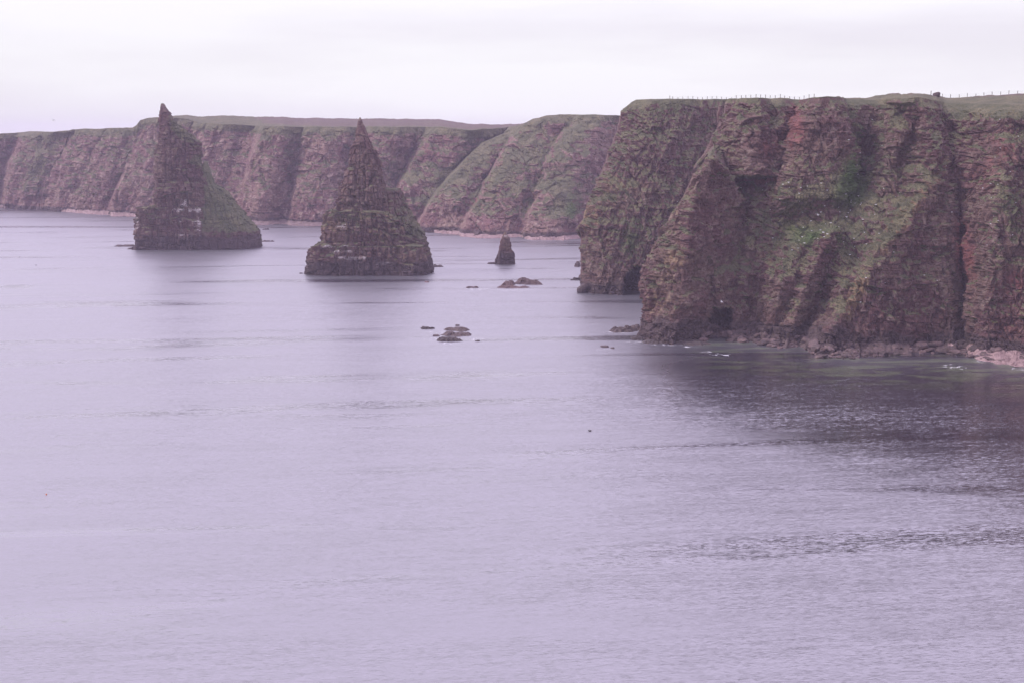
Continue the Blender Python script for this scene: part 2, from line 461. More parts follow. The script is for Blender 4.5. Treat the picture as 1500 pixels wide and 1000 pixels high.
    Fr = Fr + edge_right(u, v, [(150, 1372), (232, 1386), (300, 1396), (350, 1402), (420, 1404), (520, 1398)], 4, 10, 0.9, 5, 7)
    Fr = Fr + 6*sstep(225, 160, v)
    # second rib between
    R2u = ip(v, [(300, 1235), (400, 1190), (460, 1165), (510, 1150)]) + 4*fbm(v/15, v*0+13, v*0, 3)
    R2 = 338 + 20*zn + np.where(u < R2u, 0.25*(R2u-u) + 3.0*np.clip(R2u-u-35, 0, 999), 0.35*(u-R2u)) + 0.6*np.clip(340-v, 0, 200)
    D = smin(main, Fr, 1.5); D = smin(D, Dd, 1.5); D = smin(D, R2, 1.5)
    ucut = ip(v, [(100, 1095), (150, 1084), (190, 1068), (230, 1056), (280, 1022), (340, 990), (380, 965), (520, 955)])
    D = np.where(u > ucut, D, D + (ucut-u)*25.0)
    D = smin(D, B, 1.0)
    D = D + 8*arch
    D = np.minimum(D, Cc)
    return D

def far_depth(u, v, z):
    zc = np.clip(z, 0, 64)
    zn = zc/55
    Db = ip(u, [(-300, 1075), (-100, 1030), (0, 1000), (60, 985), (110, 955), (200, 905), (300, 870), (380, 826), (470, 812), (560, 800), (700, 790), (1000, 800)])
    D = Db + 8 + 34*zn**1.2 + 40*sstep(0.9, 1.06, zn)**2
    # leaning buttresses
    def but(pts, lift, E=10, w=16, sl=2.0, seed=0, setb=30):
        return Db - lift + setb*zn**1.2 + edge_left(u, v, pts, E, w, sl, 3, seed) + 0.0*u
    for pts, lift, wid, seed in (
            ([(190, -60), (300, -95)], 22, 60, 1),
            ([(193, 50), (200, 34), (240, 20), (300, 8)], 24, 55, 2),
            ([(192, 112), (240, 85), (279, 68), (303, 66)], 22, 42, 3),
            ([(190, 158), (240, 125), (290, 95), (306, 92)], 20, 55, 4),
            ([(178, 207), (210, 200), (260, 180), (312, 160)], 20, 70, 5),
            ([(180, 285), (250, 262), (315, 240)], 14, 60, 6),
            ([(184, 388), (240, 370), (322, 350)], 16, 45, 7),
            ([(185, 450), (240, 440), (325, 425)], 12, 60, 8),
            ([(190, 540), (240, 520), (325, 500)], 12, 60, 9),
            ([(188, 640), (215, 622), (260, 596), (325, 560)], 26, 70, 10)):
        rt = [(a, b + wid) for a, b in pts]
        d = but(pts, lift, seed=seed) + edge_right(u, v, rt, 10, wid*0.35, 0.8, 4, seed+20)
        D = smin(D, d, 3.0)
    return D
def mid_depth(u, v, z):
    zn = np.clip(z, 0, 64)/55
    # middle headland with its green spur
    M1 = 735 + 50*zn**1.3 - 0.05*(u-640)
    M1 = M1 + edge_left(u, v, [(170, 800), (196, 742), (210, 706), (228, 690), (262, 654), (300, 628), (325, 616), (360, 610)], 16, 18, 12, 3, 11)
    M1 = M1 + edge_right(u, v, [(190, 760), (215, 740), (260, 705), (360, 700)], 8, 16, 1.0, 4, 12)
    M2 = 708 + 52*zn**1.2
    M2 = M2 + edge_left(u, v, [(160, 800), (168, 785), (176, 772), (200, 752), (230, 735), (270, 712), (310, 690), (355, 670)], 14, 16, 3.0, 4, 13)
    M2 = M2 + edge_right(u, v, [(165, 860), (200, 826), (250, 800), (300, 775), (355, 762)], 8, 16, 0.8, 4, 14)
    M3 = 692 + 50*zn**1.2
    M3 = M3 + edge_left(u, v, [(160, 860), (172, 846), (200, 822), (260, 796), (300, 782), (355, 765)], 10, 12, 2.0, 4, 15)
    M3 = M3 + edge_right(u, v, [(165, 905), (200, 885), (260, 850), (355, 835)], 8, 16, 0.6, 4, 16)
    MB = 712 + 52*zn**1.2 + edge_left(u, v, [(160, 800), (180, 780), (210, 770), (355, 680)], 14, 16, 3.0, 4, 17)
    D = M1
    for m in (M2, M3, MB):
        D = smin(D, m, 3.0)
    return D

def lean_noise(X, Y, Z, s, lean, seed):
    """furrows that run down to the left like the joints of these cliffs"""
    return ridged((X - lean*Z)/s, Y/(s*2), Z/(s*6), 3, seed)

def cliff_sheet(name, depth_fn, u0, u1, ncol, nrow, ztop_fn, mask_fn, mat, det, cap=None, inland=600, ntop=50, rise_fn=None, D0=400):
    a = (np.linspace(u0, u1, ncol) - 750)/F
    t = a/1.0
    w = np.linspace(0, 1, nrow)[:, None]
    ucol = 750 + t*F
    zt = ztop_fn(ucol)[None, :]
    Z = -3 + (zt+3)*w
    T = np.broadcast_to(t[None, :], Z.shape)
    D = np.full(Z.shape, 1e5)
    for fn, lo, hi in depth_fn:              # every layer is solved at its own distance, then the nearest one wins
        Dk = np.full(Z.shape, (lo+hi)/2.0)
        for _ in range(4):
            Dc_ = np.clip(Dk, lo, hi)
            U, V = project(T*Dc_, Dc_, Z)
            Dk = fn(U, V, Z)
        D = np.minimum(D, Dk)
    if cap is None:
        capD = 1e9
    else:
        capD = cap
    X = T*D; Y = D
    Yc = np.minimum(D, 900)
    # large relief
    d0 = det['big']*fbm(X/28, Y/28, Z/22, 3, seed=1) + det['rib']*lean_noise(X, Y, Z, det['ribs'], det['lean'], 2)
    D1_ = D - d0
    P0 = np.stack([T*D1_, D1_, Z], -1)
    nb = grid_normals(blur(P0, 6))
    nb *= np.where((nb*P0).sum(-1, keepdims=True) > 0, -1.0, 1.0)
    fade = sstep(0.0, 4.0, (zt - Z)) * 0.9 + 0.1
    X0, Y0 = X, D1_
    d = 0*X
    for bed, wid, amp, sd in det['blocks']:
        d = d + amp*blocks(X0, Y0, Z, bed, wid, sd)
    d = d + det['mid']*fbm(X0/4.0, Y0/4.0, Z/3.0, 3, seed=4) + det['fine']*fbm(X0/1.1, Y0/1.1, Z/0.8, 2, seed=6)
    st = np.abs(np.gradient(D1_, axis=1))
    st = np.maximum(st, np.maximum(np.roll(st, 2, 1), np.roll(st, -2, 1)))
    st = 1 - sstep(1.2, 3.5, st)
    d = d + det['crag']*lean_noise(X0, Y0, Z, det['crag_s'], 0.3, 17)
    d = d*fade*st
    fade = fade*st
    nb[..., 2] *= 0.5
    P = P0 + nb*d[..., None]
    jx = fade*det['jit']*fbm(X0/2.5, Y0/2.5, Z/2.0, 2, seed=9)
    P[..., 0] += jx
    # plateau
    w2 = (np.linspace(0, 1, ntop+1)[1:]**2)[:, None]
    Dl = D[-1:] - det['big']*fbm(X/28, Y/28, Z/22, 3, seed=1)[-1:]
    Dl = np.where(Dl > capD, capD*2, Dl)
    r = w2*inland
    sm = np.clip(r/30, 0, 1)
    Dsm = blur(np.minimum(Dl, capD*1.2 if cap else 1e9), 60)
    Dt = (P[-1:, :, 1]*(1-sm) + Dsm*sm) + r
    Ut = np.broadcast_to(ucol[None, :], Dt.shape)
    Tt = np.broadcast_to(t[None, :], Dt.shape)
    Zt = zt + rise_fn(Ut, r) + np.minimum(r, 6)/6*0.5*fbm(Tt*Dt/5, Dt/5, Tt*0, 4, seed=3)*0.9
    Pt = np.stack([Tt*Dt, Dt, Zt], -1)
    n0 = P.shape[0]
    P = np.concatenate([P, Pt], 0)
    Dall = np.concatenate([D, Dt], 0)
    nrm = grid_normals(blur(P, 3))
    U, V = project(P[..., 0], P[..., 1], P[..., 2])
    top = np.concatenate([np.zeros(Z.shape), 1.0 + r + np.zeros(Dt.shape)], 0)
    Zrel = np.concatenate([zt - Z, np.zeros(Dt.shape)], 0)
    m1, m2 = mask_fn(P, U, V, nrm, top, Zrel)
    keep = None
    if cap:
        big = Dall > capD
        jump = np.abs(np.gradient(D, axis=1)) > 9.0
        big[:n0] |= jump
        zt_bad = (D[-1] > capD) | jump[-1] | jump[-12]
        keep = ~(big[:-1, :-1] | big[:-1, 1:] | big[1:, 1:] | big[1:, :-1])
        lipbad = np.concatenate([[False]], 0)
        bad_col = zt_bad
        keep[n0-1:, :] &= ~(bad_col[:-1] | bad_col[1:])[None, :]
    me = grid_mesh(name, P, keep=keep, masks=m1, extra=m2)
    return link(name, me, mat, kind='structure'), P, n0

def near_mask(P, U, V, n, top, zrel):
    X, Y, Z = P[..., 0], P[..., 1], P[..., 2]
    up = np.abs(n[..., 2])
    nb = fbm(X/9, Y/9, Z/6, 3, seed=21)
    g = -0.02 + 0.75*sstep(0.30, 0.80, up) + 0.30*nb
    A = (Y > 430)
    g = g + 0.16*A
    g = g + 0.55*sstep(5.0, 0.5, zrel) * (0.6 + 0.6*nb)
    g = g + 0.34*gauss(U, V, 1200, 310, 110, 75)*(1 + nb) + 0.4*gauss(U, V, 1310, 335, 14, 130, 0.75)*(top < 0.5) + 0.25*gauss(U, V, 1450, 380, 60, 90)
    lush = 0.9*gauss(U, V, 1255, 250, 28, 80, 0.15) + 0.75*gauss(U, V, 1180, 330, 55, 40) + 0.7*gauss(U, V, 1320, 415, 35, 30) \
        + 0.6*gauss(U, V, 1165, 420, 12, 50) + 0.8*gauss(U, V, 920, 358, 18, 16) + 0.45*gauss(U, V, 1450, 430, 22, 50) + 0.4*gauss(U, V, 1480, 300, 20, 60) \
        + 0.5*gauss(U, V, 1130, 305, 30, 25) + 0.6*gauss(U, V, 1375, 320, 12, 20) + 0.35*gauss(U, V, 1220, 380, 40, 40) + 0.4*gauss(U, V, 1010, 398, 12, 8)
    lush = lush * (0.55 + 1.1*nb)
    g = g + lush*0.9
    # ridge crests carry dry turf
    g = g - 0.7*gauss(U, V, 1110, 225, 22, 30) - 0.5*gauss(U, V, 1210, 190, 26, 40) - 0.4*gauss(U, V, 1165, 180, 18, 40)
    g = g * (1 - sstep(9, 3, Z)) * 1.0
    g = np.where(top > 0.5, 1.3, g)
    red = 0.15 + 0.30*fbm(X/14, Y/14, Z/8, 3, seed=31) + 0.75*gauss(U, V, 1110, 265, 40, 10) + 0.6*gauss(U, V, 1120, 222, 26, 34) + 0.75*gauss(U, V, 1165, 180, 22, 38) \
        + 0.9*gauss(U, V, 1412, 370, 16, 60, -0.1) + 0.45*gauss(U, V, 1470, 210, 34, 50) + 0.4*gauss(U, V, 1430, 260, 40, 30) + 0.5*gauss(U, V, 1490, 410, 24, 60) \
        + 0.4*gauss(U, V, 1245, 390, 12, 16) + 0.3*gauss(U, V, 985, 450, 25, 30) + 0.35*gauss(U, V, 1480, 480, 40, 30)
    red = red*0.78
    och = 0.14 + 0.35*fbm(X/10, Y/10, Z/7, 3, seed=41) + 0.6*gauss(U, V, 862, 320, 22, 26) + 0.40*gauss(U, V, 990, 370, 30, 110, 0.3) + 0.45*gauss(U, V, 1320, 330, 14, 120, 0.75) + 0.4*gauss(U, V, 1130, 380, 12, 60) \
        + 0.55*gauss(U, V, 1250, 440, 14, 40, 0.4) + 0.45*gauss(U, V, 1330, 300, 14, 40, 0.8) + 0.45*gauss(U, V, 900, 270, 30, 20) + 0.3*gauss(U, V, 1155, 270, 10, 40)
    wet = sstep(7.5, 1.5, Z + 3.0*nb)
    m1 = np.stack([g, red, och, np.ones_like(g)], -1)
    heath = np.where(top > 0.5, 0.8*sstep(14, 24, top)*(0.7+nb), 0)
    m2 = np.stack([np.zeros_like(g) + 0.02, wet, np.clip(lush, 0, 1), heath], -1)
    return m1, m2
def near_top(u, D=None):
    # skyline of the photograph turned into heights of the rim
    v = ip(u, [(830, 145), (1000, 145), (1190, 145), (1205, 143), (1240, 146), (1260, 147), (1290, 146), (1340, 147), (1380, 152), (1500, 156), (1650, 158), (1900, 158)])
    D = D or ip(u, [(830, 396), (1050, 396), (1075, 396), (1150, 398), (1180, 386), (1240, 380), (1300, 386), (1400, 382), (1500, 372), (1650, 350), (1900, 300)])
    return CH + D*slope_v(v) + 0.2*fbm(u/20, u*0, u*0+5, 3)
def near_top_back(u):
    return near_top(u, 478.0)
def near_rise(u, r):
    h = ip(u, [(830, 0.3), (1200, 0.6), (1262, 1.2), (1275, 2.2), (1340, 2.0), (1380, 2.2), (1450, 3.0), (1500, 3.6), (1900, 4)])
    return h*sstep(0, 26, r) + (r/100)*ip(u, [(830, -0.6), (1400, -0.8), (1460, 0.3), (1900, 1.2)])
ND = dict(crag=0.95, crag_s=2.8, big=2.4, rib=1.3, ribs=7.0, lean=0.45, mid=0.8, fine=0.4, jit=0.3,
         blocks=((7.0, 3.4, 0.8, 1.0), (2.6, 1.5, 0.55, 2.0), (0.9, 0.9, 0.28, 3.0)))
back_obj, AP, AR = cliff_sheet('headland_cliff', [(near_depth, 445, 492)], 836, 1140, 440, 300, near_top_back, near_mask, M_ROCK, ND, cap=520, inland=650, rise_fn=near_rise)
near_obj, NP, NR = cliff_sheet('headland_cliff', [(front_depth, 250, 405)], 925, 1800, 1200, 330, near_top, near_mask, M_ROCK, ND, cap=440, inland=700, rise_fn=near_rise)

def far_mask(P, U, V, n, top, zrel):
    X, Y, Z = P[..., 0], P[..., 1], P[..., 2]
    up = np.abs(n[..., 2])
    nb = fbm(X/22, Y/22, Z/14, 3, seed=22)
    streak = lean_noise(X, Y, Z, 16, 0.5, 8)
    g = 0.20 + 0.7*sstep(0.45, 0.85, up) + 0.35*nb + 0.22*streak
    g = g + 0.8*sstep(7, 1, zrel)
    g = g + 0.5*gauss(U, V, 660, 260, 22, 50, 0.9) + 0.4*gauss(U, V, 750, 235, 12, 50, 0.8) + 0.4*gauss(U, V, 820, 300, 14, 40) + 0.3*gauss(U, V, 60, 240, 20, 40, 0.4)
    lush = 0.6*gauss(U, V, 838, 310, 14, 30) + 0.35*gauss(U, V, 375, 230, 5, 50, 0.2)
    g = g + lush*0.5
    g = g*(1 - sstep(14, 5, Z)*0.9)
    g = np.where(top > 0.5, 1.3, g)
    red = 0.02 + 0.45*fbm(X/25, Y/25, Z/12, 3, seed=33) + 0.5*gauss(U, V, 700, 300, 14, 25) + 0.4*gauss(U, V, 615, 225, 20, 14) + 0.4*gauss(U, V, 125, 230, 14, 30)
    och = 0.05 + 0.25*fbm(X/20, Y/20, Z/14, 3, seed=44)
    wet = sstep(5, 1.0, Z+nb)
    rr = np.where(top > 0.5, 1.0, 0.0)
    moor = rr*sstep(35, 70, top + 25*nb)*sstep(340, 420, U + 20*nb)*sstep(800, 770, U)
    m1 = np.stack([g, red, och, np.ones_like(g)], -1)
    m2 = np.stack([np.zeros_like(g), wet, np.clip(lush, 0, 1), moor], -1)
    return m1, m2
def far_top(u):
    v = ip(u, [(-300, 198), (0, 197), (40, 195), (52, 193), (80, 194), (108, 192), (114, 190), (160, 189), (200, 188), (206, 184), (212, 177), (222, 174), (240, 173),
               (280, 175), (300, 181), (400, 186), (500, 187), (640, 187), (690, 191), (735, 188), (765, 182), (778, 176), (800, 170), (830, 168), (900, 170), (1000, 170)])
    D = ip(u, [(-300, 1100), (0, 1040), (110, 1000), (200, 950), (300, 925), (400, 880), (600, 860), (700, 830), (760, 790), (800, 775), (1000, 760)])
    return CH + D*slope_v(v) + 0.4*fbm(u/12, u*0, u*0+6, 3)
def far_rise(u, r):
    h = ip(u, [(-300, 0.2), (240, 0.2), (280, 3.0), (330, 5.5), (400, 6.4), (500, 6.6), (640, 6.0), (740, 3.0), (780, 1.0), (800, 0.3), (1000, 0.3)])
    s = ip(u, [(-300, 60), (300, 60), (500, 240), (1000, 200)])
    return h*sstep(0, 1, r/s) * (1 + 0.15*(r > 0)) 
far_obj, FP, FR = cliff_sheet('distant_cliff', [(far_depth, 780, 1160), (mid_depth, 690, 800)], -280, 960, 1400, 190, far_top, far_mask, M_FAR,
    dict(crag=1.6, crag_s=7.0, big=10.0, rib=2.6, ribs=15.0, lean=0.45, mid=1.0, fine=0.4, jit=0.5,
         blocks=((8.0, 7.0, 1.3, 1.3), (2.8, 3.0, 0.8, 2.3))), inland=900, rise_fn=far_rise, D0=850)

# ------------------------------------------------------------------ sea stacks
def stack_part(name, parent, D, left, right, ratio=0.9, nexp=3.0, ncol=520, dz=0.26, yoff=0.0, ztop=None, det=1.3, mask_fn=None, mat=None, capn=18, seed=0.0, dome=0.2, taper_top=True, depth=None):
    vt = min(left[0][0], right[0][0])
    zt = CH + D*slope_v(vt) if ztop is None else ztop
    nrow = int((zt+3)/dz)
    z = np.linspace(-3, zt, nrow)
    vv = np.array([brent_v(zz, D) for zz in z])
    uL, uR = ip(vv, left), ip(vv, right)
    b = (vv-500)/F
    xl = D*(uL-750)/F/(cT-b*sT); xr = D*(uR-750)/F/(cT-b*sT)
    cx, hw = (xl+xr)/2, np.maximum((xr-xl)/2, 0.15)
    hw = np.maximum(hw - 0.8*np.clip(hw/7, 0, 1), 0.15)
    hd = hw*ratio if depth is None else np.interp(z, [p[0] for p in depth], [p[1] for p in depth])
    th = np.linspace(0, 2*math.pi, 8001)             # outline sampled evenly along its length
    c, s = np.cos(th), np.sin(th)
    sx = np.sign(c)*np.abs(c)**(2/nexp); sy = np.sign(s)*np.abs(s)**(2/nexp)
    arc = np.concatenate([[0], np.cumsum(np.hypot(np.diff(sx), np.diff(sy)*0.7))])
    want = np.linspace(0, arc[-1], ncol, endpoint=False)
    sx = np.interp(want, arc, sx); sy = np.interp(want, arc, sy)
    nn = np.hypot(sx, sy); c, s = sx/nn, sy/nn
    c, s = np.sign(c)*np.abs(c)**1.6, np.sign(s)*np.abs(s)**1.6
    nn = np.hypot(c, s); c, s = c/nn, s/nn
    X = cx[:, None] + hw[:, None]*sx; Y = D + yoff + hd[:, None]*sy; Z = np.broadcast_to(z[:, None], X.shape).copy()
    # cap
    k = (1 - np.linspace(0, 1, capn+1)[1:])[:, None]
    Xc = cx[-1] + (X[-1]-cx[-1])*k; Yc = D + yoff + (Y[-1]-D-yoff)*k; Zc = zt + dome*(1-k**2) + 0*Xc
    X = np.concatenate([X, Xc]); Y = np.concatenate([Y, Yc]); Z = np.concatenate([Z, Zc])
    hw_all = np.concatenate([hw, np.full(capn, hw[-1])*k[:, 0]])
    lim = np.clip(hw_all/7, 0.12, 1)[:, None]
    capm = np.concatenate([np.ones(nrow), np.zeros(capn)])[:, None]
    # outline detail is deliberately kept smaller than the traced outline
    d = det*lim*(0.20 + 0.5*fbm(X/11+seed, Y/11, Z/9, 3, seed=1) + 0.85*blocks(X, Y, Z, 6.0, 3.6, 1.0+seed, groove=0.3) + 0.7*blocks(X, Y, Z, 2.4, 1.7, 2.0+seed, groove=0.25)
                 + 0.25*blocks(X, Y, Z, 0.8, 1.2, 3.0, groove=0.15) + 0.3*fbm(X/2, Y/2, Z/1.5, 3, seed=5))
    X2 = X + c*d*capm; Y2 = Y + s*d*capm
    Z2 = Z + (1-capm)*0.7*fbm(X/3, Y/3, Z*0, 3, seed=7)*lim + (1-capm)*det*0.6*blocks(X, Y, Z*0+7, 3.0, 2.5, 5.0)*lim
    P = np.stack([X2, Y2, Z2], -1)
    n = grid_normals(blur(np.concatenate([P, P[:, :1]], 1), 3))[:, :-1]
    U, V = project(X2, Y2, Z2)
    m1, m2 = mask_fn(P, U, V, n, 1-capm+0*X, zt-Z2)
    me = grid_mesh(name, P, wrap=True, masks=m1, extra=m2)
    return link(name, me, mat or M_STACK, parent)
def brent_v(z, D):
    # pixel row of height z at distance D
    fw = D*cT - (z-CH)*sT; up = D*sT + (z-CH)*cT
    return 500 - F*up/fw
def stack_mask(gr=0.0, guano=0.0, lushb=0.0, blobs=(), gblobs=(), och=0.0, green_slope=False):
    def fn(P, U, V, n, top, zrel):
        X, Y, Z = P[..., 0], P[..., 1], P[..., 2]
        up = np.abs(n[..., 2])
        nb = fbm(X/7, Y/7, Z/4, 3, seed=23)
        g = gr + 0.9*sstep(0.45, 0.85, up) + 0.35*nb
        for b in blobs:
            g = g + b[4]*gauss(U, V, b[0], b[1], b[2], b[3], b[5] if len(b) > 5 else 0)
        g = g*sstep(3, 8, Z + 5*nb)
        gu = np.zeros_like(g)
        for b in gblobs:
            gu = gu + b[4]*gauss(U, V, b[0], b[1], b[2], b[3], b[5] if len(b) > 5 else 0)
        gu = gu*(1.45+1.4*nb)*(0.55+0.7*sstep(0.2, 0.8, up))
        red = 0.12 + 0.35*fbm(X/9, Y/9, Z/5, 3, seed=34)
        oc = 0.16 + och + 0.35*fbm(X/8, Y/8, Z/6, 3, seed=45)
        wet = sstep(9.0, 2.0, Z + 2.5*nb)
        return np.stack([g, red, oc, g*0+1], -1), np.stack([gu + guano, wet, g*0 + lushb, g*0], -1)
    return fn
def empty(name, loc, **props):
    o = bpy.data.objects.new(name, None); C.collection.objects.link(o)
    o.location = loc
    for k, v in props.items():
        o[k] = v
    return o
def reparent_keep(parent):
    """children were built in world coordinates: move their mesh data so that the Empty can stand at the base"""
    loc = np.array(parent.location)
    for o in bpy.data.objects:
        if o.parent == parent and o.type == 'MESH':
            n = len(o.data.vertices); co = np.empty(n*3, np.float32)
            o.data.vertices.foreach_get('co', co)
            co = (co.reshape(-1, 3) - loc).astype(np.float32)
            o.data.vertices.foreach_set('co', co.ravel()); o.data.update()

# left stack: tall leaning blade on a ledge, grassy shoulder on its right
D1 = depth_of(367)+9
s1 = empty('sea_stack', (at_depth(250, 368, D1)[0], D1, 0), category='sea stack',
           label='left blade-shaped sea stack with leaning tip and a green grassy shoulder on its right')
stack_part('pinnacle', s1, D1+2,
    [(152, 236.5), (156, 235), (166, 233), (190, 231), (205, 229), (240, 228), (262, 226), (290, 226), (303, 227), (330, 226), (400, 226)],
    [(152, 240), (158, 244), (170, 252), (182, 262), (190, 272), (200, 282), (210, 293), (240, 296), (270, 301), (310, 306), (400, 306)],
    nexp=3.2, depth=[(-3, 9), (20, 9), (45, 6), (60, 2.2), (66, 0.4)],
    mask_fn=stack_mask(0.02, blobs=((268, 195, 12, 22, 0.9, -0.8), (286, 236, 10, 8, 0.7), (300, 240, 10, 20, 0.5)), gblobs=((270, 298, 7, 10, 0.75), (290, 205, 10, 5, 0.4, -0.8)), och=0.05), seed=0.3, dome=0.1, capn=3)
stack_part('plinth', s1, D1,
    [(304, 202), (310, 202), (316, 203), (325, 202), (340, 201), (352, 200), (368, 199), (400, 199)],
    [(305, 298), (330, 302), (368, 306), (400, 306)],
    nexp=7.0, ratio=0.50, mask_fn=stack_mask(-0.1, blobs=((225, 312, 18, 12, 0.6),), gblobs=((275, 309, 30, 3.5, 1.0), (270, 325, 40, 9, 0.45), (200, 325, 4, 20, 0.6), (272, 345, 26, 3, 0.6), (292, 330, 4, 22, 0.5)), och=0.12), seed=1.1)
stack_part('shoulder', s1, D1+10,
    [(238, 300), (260, 285), (300, 272), (368, 262), (400, 262)],
    [(238, 303), (255, 309), (270, 315), (277, 331), (286, 338), (300, 347), (314, 361), (326, 371), (338, 381), (352, 384.5), (400, 386)],
    nexp=2.2, depth=[(-3, 17), (8, 17), (25, 11), (40, 3)], det=0.7,
    mask_fn=stack_mask(0.95, lushb=0.35, blobs=((320, 345, 50, 10, -0.7),)), seed=2.2, dome=0.1, capn=3)
reparent_keep(s1)

# centre stack: stepped pyramid
D2 = depth_of(404)+14
s2 = empty('sea_stack', (at_depth(540, 405, D2)[0], D2, 0), category='sea stack',
           label='central pyramid-shaped sea stack with sharp spire and white-stained ledges at its foot')
stack_part('spire', s2, D2+2,
    [(173, 526), (180, 524), (192, 521), (204, 520), (217, 513), (241, 509), (260, 505), (276, 500), (292, 497), (306, 493), (330, 488), (410, 480)],
    [(173, 529), (180, 532), (187, 536), (200, 541), (209, 545), (227, 554), (252, 560), (276, 567), (310, 569), (410, 575)],
    nexp=3.0, depth=[(-3, 11), (26, 9), (48, 4), (57, 0.6)],
    mask_fn=stack_mask(-0.12, blobs=(), gblobs=((518, 292, 20, 4, 0.3), (540, 270, 12, 4, 0.2)), och=0.12), seed=3.3, dome=0.1, capn=3)
stack_part('tier', s2, D2+1,
    [(308, 479), (316, 475), (333, 472), (352, 470), (410, 466)],
    [(308, 572), (330, 600), (352, 618), (410, 622)],
    nexp=3.4, depth=[(-3, 14), (14, 13), (27, 11)], mask_fn=stack_mask(0.15, blobs=((520, 318, 60, 8, 0.4),), gblobs=((556, 315, 10, 3, 0.7), (500, 332, 12, 7, 0.6)), och=0.2), seed=4.4)
stack_part('shoulder', s2, D2+4,
    [(277, 560), (300, 555), (410, 540)],
    [(277, 588), (290, 592), (300, 596), (309, 603), (322, 609), (334, 615), (349, 625), (370, 628), (410, 630)],
    nexp=2.6, depth=[(-3, 14), (14, 12), (30, 6), (36, 4)], mask_fn=stack_mask(0.35, lushb=0.2, blobs=((600, 330, 25, 25, 0.3),), gblobs=((615, 350, 5, 6, 0.4),)), seed=5.5)
stack_part('plinth', s2, D2,
    [(357, 461), (362, 458), (372, 456), (381, 453), (403, 452), (420, 452)],
    [(357, 624), (366, 627), (381, 630), (392, 632), (420, 632)],
    nexp=7.0, depth=[(-3, 14.5), (14, 13.5)], mask_fn=stack_mask(-0.05, blobs=((600, 365, 30, 12, 0.3),), gblobs=((530, 358, 44, 3.5, 1.0), (512, 369, 26, 3, 0.9), (518, 379, 30, 3.5, 1.0), (560, 386, 16, 3, 0.9), (480, 362, 14, 3, 0.6)), och=0.15), seed=6.6)
reparent_keep(s2)

# little stack
D3 = depth_of(388)+3.0
s3 = empty('sea_stack', (at_depth(740, 389, D3)[0], D3, 0), category='sea stack',
           label='smallest sea stack, a short stump of rock between the pyramid and the right headland')
stack_part('pinnacle', s3, D3+.5,
    [(345, 736), (349, 734), (360, 731), (371, 729), (376, 727), (389, 726), (400, 725)],
    [(345, 744), (349, 748), (366, 750), (371, 754), (388, 755), (400, 755)],
    nexp=3.4, ratio=0.9, ncol=260, dz=0.25, det=1.1, mask_fn=stack_mask(-0.1, gblobs=((742, 346, 6, 3, 0.3),), och=0.2), seed=7.7, dome=1.4)
stack_part('ledge', s3, D3+.5, [(385, 714), (388, 711), (400, 711)], [(385, 734), (400, 736)], nexp=2.5, ratio=0.4, ncol=120, dz=0.25, det=0.3,
    mask_fn=stack_mask(-0.5), seed=8.8)
reparent_keep(s3)

# ------------------------------------------------------------------ shore: platforms and beaches
def waterline(P, n0):
    """depth of the cliff foot at z = 0.3 for every column"""
    k = np.argmin(np.abs(P[:n0, :, 2] - 0.3), axis=0)
    c = np.arange(P.shape[1])
    Y = P[k, c, 1]; X = P[k, c, 0]
    return X/Y, Y
def ribbon(name, P, n0, u0, u1, ncol, nrow, near_fn, z_fn, mat, back=6.0, **props):
    tw, Yw = waterline(P, n0)
    uu = np.linspace(u0, u1, ncol); t = (uu-750)/F
    Yb = np.interp(t, tw, Yw)
    for _ in range(6):
        Yb[1:-1] = (Yb[:-2]+2*Yb[1:-1]+Yb[2:])/4
    w = np.linspace(0, 1, nrow)[:, None]
    near = near_fn(uu)[None, :]
    dist = w*(near+back) - back            # -back .. near, metres towards the camera
    Y = Yb[None, :] - dist
    X = t[None, :]*Y
    Z = z_fn(X, Y, dist, near, uu[None, :] + 0*Y)
    P2 = np.stack([X, Y, Z], -1)[::-1]
    me = grid_mesh(name, P2)
    return link(name, me, mat, **props)
def plat_z(X, Y, d, near, u):
    base = 1.7 - 0.34*np.maximum(d, 0) + 0.9*fbm(X/5, Y/5, X*0, 3, seed=50)
    base = base + 0.8*blocks(X, Y, X*0+2, 2.0, 2.4, 9.0) + 0.3*fbm(X/1.0, Y/1.0, X*0, 2, seed=52)
    return np.maximum(base, -1.5)
ribbon('rock_platform', NP, NR, 1030, 1720, 1100, 60,
       lambda u: ip(u, [(1030, 5), (1080, 8), (1200, 9), (1300, 6), (1350, 8), (1500, 12), (1720, 14)]), plat_z, M_BOULD, kind='structure')
def beach_z(h0):
    h = h0*0.5
    def fn(X, Y, d, near, u):
        z = h*(1 - (np.maximum(d, 0)/np.maximum(near, 0.5)))*1.0 + 0.35*fbm(X/4, Y/4, X*0, 3, seed=60) + 0.3*blocks(X, Y, X*0+1, 1.2, 1.5, 4.0)
        return np.maximum(z, -1.5)
    return fn
for u0, u1, pts, h in ((92, 214, [(92, 1), (110, 4), (150, 16), (185, 14), (205, 5), (214, 1)], 4.0),
                       (-60, 14, [(-60, 12), (0, 12), (8, 6), (14, 1)], 4.0),
                       (352, 486, [(352, 14), (370, 16), (400, 12), (440, 15), (470, 12), (486, 4)], 3.4),
                       (636, 790, [(636, 1), (650, 7), (690, 11), (730, 7), (790, 3)], 2.6),
                       (786, 860, [(786, 1), (815, 3), (830, 8), (860, 9)], 3.0)):
    ribbon('shingle_beach', FP, FR, u0, u1, 300, 30, lambda u, p=pts: ip(u, p), beach_z(h), M_BEACH, kind='structure')

ribbon('shingle_beach', NP, NR, 1395, 1620, 260, 30, lambda u: ip(u, [(1395, 1), (1430, 5), (1470, 10), (1620, 12)]), beach_z(3.6), M_PINK, kind='structure')
